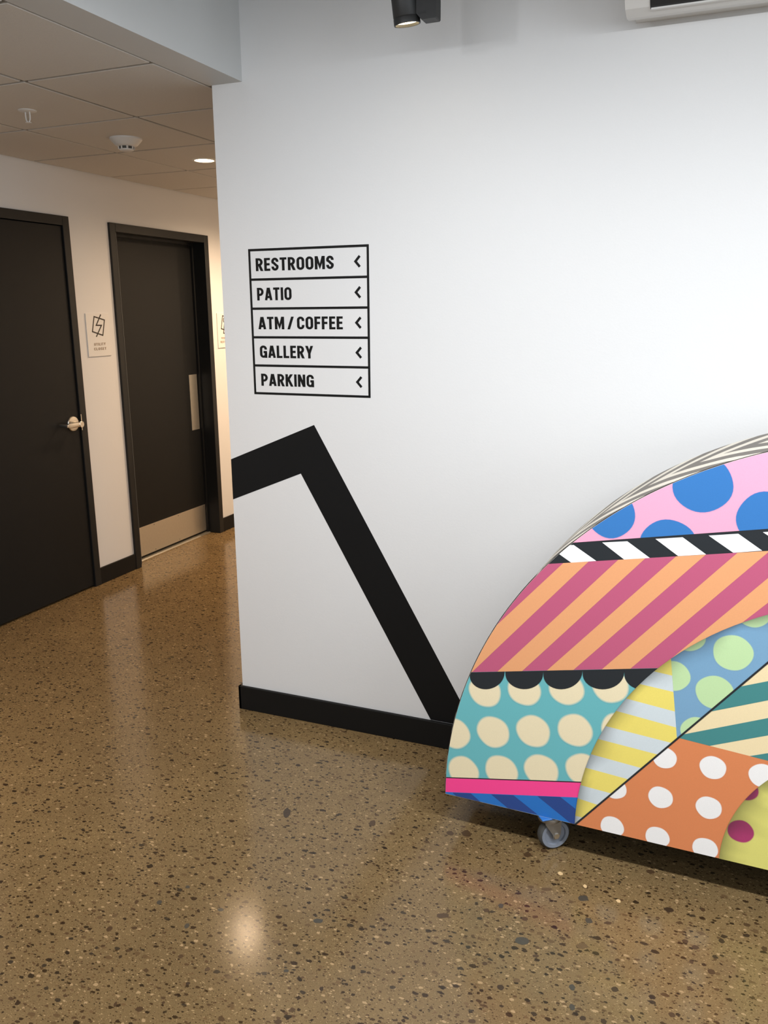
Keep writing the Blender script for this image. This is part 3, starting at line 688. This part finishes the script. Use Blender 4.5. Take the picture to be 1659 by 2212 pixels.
class Patch:
    def __init__(s, layer, clips, disc=None, shade=None):
        s.layer = layer; s.clips = clips; s.disc = disc; s.shade = shade; s.polys = []; s.k = 0
    def add(s, poly, cols, lift=0):
        """poly [(u,z)], one colour or one per corner, convex"""
        if isinstance(cols, tuple): cols = [cols]*len(poly)
        v = [(p[0], p[1], *c) for p, c in zip(poly, cols)]
        area2 = sum(v[i][0]*v[(i+1) % len(v)][1]-v[(i+1) % len(v)][0]*v[i][1] for i in range(len(v)))
        if area2 < 0: v = v[::-1]
        cells = [v]
        if s.shade:
            cells = []
            for cell in s.shade['cells']:
                q = clip_convex(v, cell)
                if len(q) >= 3: cells.append(q)
        for q in cells:
            q = clip_half(q, (0, ZBOT+0.001), (0, 1))
            if len(q) < 3: continue
            q = clip_disc(q, (CU, CZ), CR-0.0005, 200)
            for c in s.clips:
                if len(q) < 3: break
                q = clip_half(q, *c)
            if len(q) >= 3 and s.disc: q = clip_disc(q, s.disc[:2], s.disc[2], 160)
            if len(q) < 3: continue
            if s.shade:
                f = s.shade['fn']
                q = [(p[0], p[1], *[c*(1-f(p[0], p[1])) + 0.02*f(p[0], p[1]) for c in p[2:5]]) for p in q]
            s.polys.append((q, lift))
        return s
    def dot(s, c, col, bg, soft, lift=1):
        cu, cz, r = c; n = 40
        ang = [2*math.pi*k/n for k in range(n)]
        wob = [1+0.012*math.sin(3*a+cu*40)+0.010*math.sin(5*a+cz*60) for a in ang]
        inner = [(cu+(r-soft)*w*math.cos(a), cz+(r-soft)*w*math.sin(a)) for a, w in zip(ang, wob)]
        outer = [(cu+(r+soft)*w*math.cos(a), cz+(r+soft)*w*math.sin(a)) for a, w in zip(ang, wob)]
        for k in range(n):
            j = (k+1) % n
            s.add([(cu, cz), inner[k], inner[j]], col, lift)
            s.add([inner[k], outer[k], outer[j], inner[j]], [col, bg, bg, col], lift)
        return s
    def build(s, label, name='painted_patch'):
        vs = []; fs = []; cs = []
        for q, lift in s.polys:
            k = len(vs)
            y = -0.0003*(s.layer+lift)
            for p in q:
                vs.append((p[0], y, p[1])); cs.append(tuple(max(0, c*PAINT_GAIN) for c in p[2:5])+(1,))
            fs.append(tuple(range(k, k+len(q))))
        me = bpy.data.meshes.new(name); me.from_pydata(vs, [], fs); me.update()
        at = me.color_attributes.new('paint', 'FLOAT_COLOR', 'POINT')
        for i, c in enumerate(cs): at.data[i].color = c
        o = link_mesh(name, me, M_PAINT, bd); o['label'] = label
        return o
C = {k: lin(v) for k, v in dict(pink=(244, 166, 194), blue=(56, 118, 184), black=(40, 44, 48), white=(250, 250, 250), plum=(190, 92, 124), orange=(230, 164, 116),
     teal=(108, 184, 190), cream=(238, 224, 188), hot=(255, 74, 150), mid=(44, 116, 196), navy=(46, 74, 140), yellow=(242, 224, 116), ice=(214, 224, 228),
     sky=(124, 166, 198), green=(194, 224, 170), deep=(72, 138, 138), sand=(242, 222, 178), tang=(224, 138, 90), olive=(228, 222, 124), wine=(176, 64, 112), dot=(248, 246, 244)).items()}
L1, L2, L3 = fitline(DATA['L1']), fitline(DATA['L2']), fitline(DATA['L3'])
L4, L5 = fitline(DATA['L4']), fitline(DATA['L5'])
def above(L): d = (L[1][0]-L[0][0], L[1][1]-L[0][1]); return (L[0], (-d[1], d[0]))
def below(L): p, n = above(L); return (p, (-n[0], -n[1]))
BIG = [(-0.5, -0.5), (3.0, -0.5), (3.0, 2.5), (-0.5, 2.5)]
p = Patch(1, [above(L1)]); p.add(BIG, C['pink'], 0)
for d in DATA['bluedots']+[[1.12, 1.30, .072], [1.04, 1.175, .07], [1.22, 1.21, .07], [1.36, 1.29, .07]]: p.dot(d, C['blue'], C['pink'], 0.001)
p.build('pink painted patch with large blue dots')
p = Patch(1, [below(L1), above(L2)]); p.add(BIG, C['black'], 0)
wq = list(DATA['white'])
for k in range(1, 8):
    wq.append([[u+0.131*k, z+0.0234*k] for u, z in DATA['white'][-1]])
for q in wq: p.add([tuple(x) for x in q], C['white'], 1)
p.build('black painted band with slanted white blocks')
p = Patch(1, [below(L2), above(L3)]); p.add(BIG, C['plum'], 0)
E = [fitline(e) for e in DATA['edges']]
pairs = [(0, 1), (2, 3), (4, 5), (6, 7), (8, 9)]
def ext(L): return L
for i, j in pairs:
    a, b = E[i], E[j]
    p.add([a[0], a[1], b[1], b[0]], C['orange'], 1)
la, lb = E[8], E[9]
for k in range(1, 12):
    du = 0.152*k
    p.add([(la[0][0]+du, la[0][1]), (la[1][0]+du, la[1][1]), (lb[1][0]+du, lb[1][1]), (lb[0][0]+du, lb[0][1])], C['orange'], 1)
p.build('painted band of slanted orange and plum stripes')
p = Patch(1, [below(L3), above(L4)]); p.add(BIG, C['teal'], 0)
for d in DATA['creamdots']: p.dot(d, C['cream'], C['teal'], 0.0035)
p.build('teal painted patch with cream dots')
p = Patch(4, [below(L3)])
for (a, b, low) in DATA['scal']:
    mx, mz = (a[0]+b[0])/2, (a[1]+b[1])/2; ux, uz = (b[0]-a[0])/2, (b[1]-a[1])/2
    # half ellipse spanned by the chord and the lowest point
    cand = []
    k_ = 0.050
    pts = [(mx-ux*math.cos(t)-uz*0.0, mz-uz*math.cos(t)-k_*math.sin(t)) for t in [math.pi*i/20 for i in range(21)]]
    top = [(b[0], b[1]+0.05), (a[0], a[1]+0.05)]
    p.add([(x, z) for x, z in pts], C['black'], 0)
    l3 = line(*L3)
    p.add([a, b, (b[0]+0.001, l3(b[0])+0.002), (a[0]-0.001, l3(a[0])+0.002)], C['black'], 0)
p.build('row of black painted scallops')
p = Patch(1, [below(L4), above(L5)]); p.add(BIG, C['hot'], 0)
q0, q1 = L4
p.add([q0, q1, (q1[0], q1[1]-0.0035), (q0[0], q0[1]-0.0035)], C['black'], 1)
p.build('hot pink painted band with thin dark line')
p = Patch(1, [below(L5)]); p.add(BIG, C['mid'], 0)
for q in DATA['navy']: p.add([tuple(x) for x in q], C['navy'], 1)
p.build('blue painted patch with navy diagonal stripes')

# second ring
IC = (1.2330, 0.1290, 0.8200)
def ring_cells(c, R, widths, a0, a1, step):
    cells = []
    n = int(abs(a1-a0)/step)+1
    rad = [R+0.002]
    for w_ in widths: rad.append(rad[-1]-w_)
    for i in range(n):
        t0 = a0+(a1-a0)*i/n; t1 = a0+(a1-a0)*(i+1)/n
        for r0, r1 in zip(rad, rad[1:]):
            cells.append([(c[0]+r1*math.cos(t0), c[1]+r1*math.sin(t0)), (c[0]+r0*math.cos(t0), c[1]+r0*math.sin(t0)), (c[0]+r0*math.cos(t1), c[1]+r0*math.sin(t1)), (c[0]+r1*math.cos(t1), c[1]+r1*math.sin(t1))])
        cells.append([(c[0], c[1]), (c[0]+rad[-1]*math.cos(t0), c[1]+rad[-1]*math.sin(t0)), (c[0]+rad[-1]*math.cos(t1), c[1]+rad[-1]*math.sin(t1))])
    return cells
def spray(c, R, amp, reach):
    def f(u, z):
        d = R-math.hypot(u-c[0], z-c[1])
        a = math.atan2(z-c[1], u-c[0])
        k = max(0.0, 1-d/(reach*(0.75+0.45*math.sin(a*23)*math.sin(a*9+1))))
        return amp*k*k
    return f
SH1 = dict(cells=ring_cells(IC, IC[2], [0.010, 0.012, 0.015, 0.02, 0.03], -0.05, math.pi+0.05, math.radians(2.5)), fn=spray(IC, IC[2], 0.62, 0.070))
seam = fitline([DATA['seam'][0], DATA['seam'][2], DATA['seam'][4]])
yr = (tuple(DATA['yright'][1]), tuple(DATA['yright'][0]))       # upward
nleft = (-(yr[1][1]-yr[0][1]), yr[1][0]-yr[0][0])
left_of = (yr[0], nleft); right_of = (yr[0], (-nleft[0], -nleft[1]))
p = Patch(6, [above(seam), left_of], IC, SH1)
yb_ = [fitline(b) for b in DATA['ybounds']]
tops = [((-3, 1.2), (3, 1.2))]+yb_
bots = yb_+[((-3, -0.3), (3, -0.3))]
for k, (t_, b_) in enumerate(zip(tops, bots)):
    p.add([b_[0], b_[1], t_[1], t_[0]], C['yellow'] if k % 2 == 0 else C['ice'], 0)
p.build('painted wedge of yellow and pale blue stripes')
p = Patch(6, [above(seam), right_of], IC, SH1); p.add(BIG, C['sky'], 0)
gd = DATA['greendots']+[[1.02, .80, .047], [.93, .90, .045], [1.13, .90, .047], [1.08, .69, .047], [1.22, .79, .047], [1.30, .90, .047], [1.20, .58, .047], [1.36, .68, .047], [1.45, .82, .047]]
for d in gd: p.dot(d, C['green'], C['sky'], 0.0015)
p.build('sky blue painted patch with light green dots')
low = fitline(DATA['lowline'])
p = Patch(6, [below(seam), above(low)], IC); p.add(BIG, C['sand'], 0)
for q in DATA['teal']:
    t_ = fitline(q[:2]); b_ = fitline(q[2:4])
    p.add([b_[0], b_[1], t_[1], t_[0]], C['deep'], 1)
st, sb = fitline(DATA['teal'][0][:2]), fitline(DATA['teal'][0][2:4])
for k in range(1, 5):
    dz = 0.172*k/2
    if k % 2 == 0: p.add([(sb[0][0], sb[0][1]+dz), (sb[1][0], sb[1][1]+dz), (st[1][0], st[1][1]+dz), (st[0][0], st[0][1]+dz)], C['deep'], 1)
p.build('painted wedge of sand and deep teal stripes')
p = Patch(6, [below(seam), below(low)], IC); p.add(BIG, C['tang'], 0)
wd_ = list(DATA['whitedots'])
for i in range(3):
    for j in range(1, 10): wd_.append([0.912+0.1295*j, 0.148+0.130*i, 0.0343])
for d in wd_: p.dot(d, C['dot'], C['tang'], 0.0012)
p.build('orange painted patch with white dots')
# inner half disc
RO = (1.2330, 0.1290, 0.4110)
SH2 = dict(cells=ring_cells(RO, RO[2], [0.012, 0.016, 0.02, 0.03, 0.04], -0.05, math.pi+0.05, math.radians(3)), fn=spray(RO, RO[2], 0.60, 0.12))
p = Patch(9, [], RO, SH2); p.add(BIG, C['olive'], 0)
for d in DATA['plumdots']+[[1.13, .23, .034], [1.13, .36, .034], [1.26, .23, .034], [1.26, .36, .034], [1.39, .23, .034], [1.0, .46, .034], [1.13, .48, .034]]: p.dot(d, C['wine'], C['olive'], 0.0015)
p.build('inner olive yellow half disc with wine red dots')
# black radial line over the ring
a, b = seam
dv = Vector((b[0]-a[0], b[1]-a[1])).normalized(); nv = Vector((-dv.y, dv.x))*0.0026
p = Patch(9, [], IC)
p.add([(a[0]+nv.x, a[1]+nv.y), (b[0]+nv.x, b[1]+nv.y), (b[0]-nv.x, b[1]-nv.y), (a[0]-nv.x, a[1]-nv.y)], C['black'], 0)
p.build('thin black diagonal line across the painted ring', 'painted_line')

# ---- casters
def caster(u, y, swivel, name='caster'):
    c = empty(name, (u, y, 0), swivel, bd)
    R, HW = 0.052, 0.0145
    WC = (0.016, 0, R)
    # wheel: axis along local y
    t = MB().lathe([(0.040, -HW*0.8), (R-0.006, -HW), (R-0.0015, -HW*0.72), (R, -HW*0.3), (R, HW*0.3), (R-0.0015, HW*0.72), (R-0.006, HW), (0.040, HW*0.8)], WC, (0, 1, 0), 48, cap=False).build('tyre', M_GREY_RUB, c, True)
    MB().lathe([(0.0, -HW*0.55), (0.034, -HW*0.55), (0.0355, -HW*0.95), (0.0455, -HW*1.02), (0.0455, HW*1.02), (0.0355, HW*0.95), (0.034, HW*0.55), (0.0, HW*0.55)], WC, (0, 1, 0), 48).build('wheel_hub', M_GREY_HUB, c, True)
    for s in (-1, 1):
        yy = s*0.020
        m = MB()
        m.prism([(WC[0]-0.008, yy-0.0012, R-0.012), (WC[0]+0.008, yy-0.0012, R-0.012), (WC[0]+0.014, yy-0.0012, R+0.004), (WC[0]+0.016, yy-0.0012, 0.108), (-0.026, yy-0.0012, 0.112), (-0.022, yy-0.0012, 0.096), (WC[0]-0.013, yy-0.0012, R+0.006)], (0, 0.0024, 0))
        m.build('fork_leg', M_ZINC, c)
    MB().lathe([(0.0, -0.024), (0.0095, -0.024), (0.0095, -0.0185), (0.005, -0.0185), (0.005, 0.0185), (0.0095, 0.0185), (0.0095, 0.024), (0.0, 0.024)], WC, (0, 1, 0), 6).build('axle_bolt', M_CHROME, c)
    MB().lathe([(0.030, 0.104), (0.036, 0.106), (0.038, 0.112), (0.036, 0.120), (0.030, 0.122)], (0, 0, 0), (0, 0, 1), 36).build('swivel_raceway', M_ZINC, c, True)
    MB().box((-0.042, -0.036, 0.1215), (0.042, 0.036, ZBOT), bevel=0.0015, seg=1).build('mounting_plate', M_BLUEPAINT, c)
    return c
caster(*CASTER)
for u, y, a in ((2.05, 0.075, 0.4), (0.42, BOARD_T-0.07, 2.1), (2.05, BOARD_T-0.07, 1.2)): caster(u, y, a)

# ------------------------------------------------------------------ larger stones showing in the polished floor
STONES = [[-0.405, 1.909, 0.0178, 0.015, 0.38, 0], [-0.28, 2.139, 0.0148, 0.0127, 0.38, 0], [-0.386, 2.139, 0.015, 0.0073, 0.38, 3], [-0.251, 2.053, 0.0102, 0.0111, 0.38, 0], [-0.251, 1.951, 0.0156, 0.0109, 0.38, 3], [-0.049, 2.181, 0.0129, 0.0094, 0.38, 2], [-0.492, 2.021, 0.0073, 0.0092, 0.38, 0], [-0.525, 1.987, 0.0093, 0.0083, 0.38, 1], [-0.47, 1.929, 0.008, 0.0078, 0.38, 1], [-0.2, 2.064, 0.0111, 0.0059, 0.38, 1], [-0.416, 1.732, 0.0083, 0.0094, 0.38, 2], [-0.251, 1.799, 0.0078, 0.0096, 0.38, 0], [-0.152, 1.833, 0.0091, 0.0084, 0.38, 2], [-0.24, 1.737, 0.0076, 0.0096, 0.38, 0], [-0.21, 1.714, 0.0079, 0.0066, 0.38, 2], [-0.163, 1.724, 0.007, 0.0076, 0.38, 2], [-0.014, 1.804, 0.0079, 0.0079, 0.38, 1], [-0.453, 1.606, 0.0088, 0.0064, 0.38, 1], [0.069, 1.983, 0.0094, 0.0098, 0.38, 1], [0.001, 2.07, 0.0078, 0.0078, 0.38, 1], [0.027, 2.057, 0.0087, 0.0077, 0.38, 1], [0.091, 2.108, 0.0074, 0.0094, 0.38, 2], [0.096, 2.128, 0.0089, 0.0066, 0.38, 2], [0.152, 2.154, 0.0089, 0.0067, 0.38, 2], [0.175, 2.181, 0.0075, 0.009, 0.38, 3], [0.196, 2.118, 0.0073, 0.0086, 0.38, 1], [0.02, 1.999, 0.0047, 0.0067, 0.38, 1], [0.039, 2.217, 0.0062, 0.0079, 0.38, 1], [-0.158, 1.935, 0.0067, 0.0053, 0.38, 1], [-0.358, 1.869, 0.0087, 0.0052, 0.38, 1], [-0.475, 1.794, 0.0071, 0.0063, 0.38, 1], [-0.385, 1.769, 0.0102, 0.0072, 0.38, 3], [-0.101, 1.759, 0.0044, 0.0089, 0.38, 2], [-0.586, 2.135, 0.0088, 0.0068, 0.38, 1], [-0.436, 2.255, 0.0068, 0.0072, 0.38, 1], [-0.284, 2.194, 0.0054, 0.0075, 0.38, 4], [-0.185, 2.165, 0.0063, 0.0071, 0.38, 4], [-0.362, 2.224, 0.0072, 0.0086, 0.38, 4], [-1.275, 1.619, 0.0065, 0.0109, 0.38, 0], [-1.405, 1.669, 0.0079, 0.0093, 0.38, 0], [-1.467, 1.646, 0.0056, 0.0085, 0.38, 1], [-1.224, 1.709, 0.0089, 0.0065, 0.38, 0], [-1.466, 1.529, 0.0076, 0.011, 0.38, 1], [-0.946, 1.772, 0.0141, 0.0092, 0.38, 0], [-1.015, 1.658, 0.0116, 0.0065, 0.38, 3], [-1.065, 1.506, 0.01, 0.0065, 0.38, 3], [-1.132, 1.507, 0.0066, 0.0074, 0.38, 1], [-1.151, 1.449, 0.0059, 0.0058, 0.38, 2], [-1.213, 1.338, 0.0105, 0.0073, 0.38, 1], [-0.941, 1.579, 0.0075, 0.0053, 0.38, 0], [-1.37, 1.458, 0.0046, 0.0058, 0.38, 2], [-0.881, 1.432, 0.0093, 0.0068, 0.38, 1], [-1.223, 1.519, 0.0072, 0.0064, 0.38, 1], [-1.238, 1.771, 0.0057, 0.0068, 0.38, 1], [-1.369, 1.755, 0.0064, 0.0062, 0.38, 0], [-1.358, 1.412, 0.0046, 0.0048, 0.38, 1], [-1.404, 1.558, 0.0065, 0.0063, 0.38, 1], [-1.439, 1.472, 0.0063, 0.0045, 0.38, 1], [-1.278, 1.328, 0.0038, 0.0075, 0.38, 1], [-0.83, 1.56, 0.0049, 0.0075, 0.38, 2], [-1.171, 1.376, 0.0038, 0.0043, 0.38, 1], [-1.488, 1.577, 0.0077, 0.0074, 0.38, 3], [-0.732, 2.292, 0.0111, 0.0118, 0.38, 1], [-0.683, 2.309, 0.0156, 0.0183, 0.38, 1], [-0.474, 2.276, 0.0112, 0.012, 0.38, 1], [-0.474, 2.303, 0.0088, 0.0082, 0.38, 1], [-0.458, 2.091, 0.0087, 0.0052, 0.38, 2], [-0.631, 1.921, 0.018, 0.0096, 0.38, 1], [-0.417, 1.994, 0.0084, 0.0072, 0.38, 1], [-0.112, 2.334, 0.012, 0.0097, 0.38, 1], [-0.432, 2.315, 0.01, 0.0092, 0.38, 1], [-1.278, 2.193, 0.0125, 0.0297, 0.38, 2], [-0.987, 2.249, 0.0107, 0.0155, 0.38, 1]]
stone_cols = [lin((66, 62, 54)), lin((72, 54, 36)), lin((58, 45, 32)), lin((94, 74, 50)), lin((206, 176, 130))]
M_STONE = [simple('floor_stone_%s' % n, c, 0.25, noise=0.25, nscale=300) for n, c in zip(('charcoal', 'umber', 'black', 'tan', 'buff'), stone_cols)]
for i, (x, y, ra, rb, th, ci) in enumerate(STONES):
    rnd = random.Random(i)
    n = 11
    m = MB()
    pts = []
    for k in range(n):
        a = 2*math.pi*k/n; w_ = 1+rnd.uniform(-0.16, 0.16)
        px, py = ra*w_*math.cos(a), rb*w_*math.sin(a)
        pts.append((px*math.cos(th)-py*math.sin(th), px*math.sin(th)+py*math.cos(th), -0.004))
    m.prism(pts, (0, 0, 0.0043))
    o = m.build('pebble', M_STONE[ci], fl); o.location = (x, y, 0)
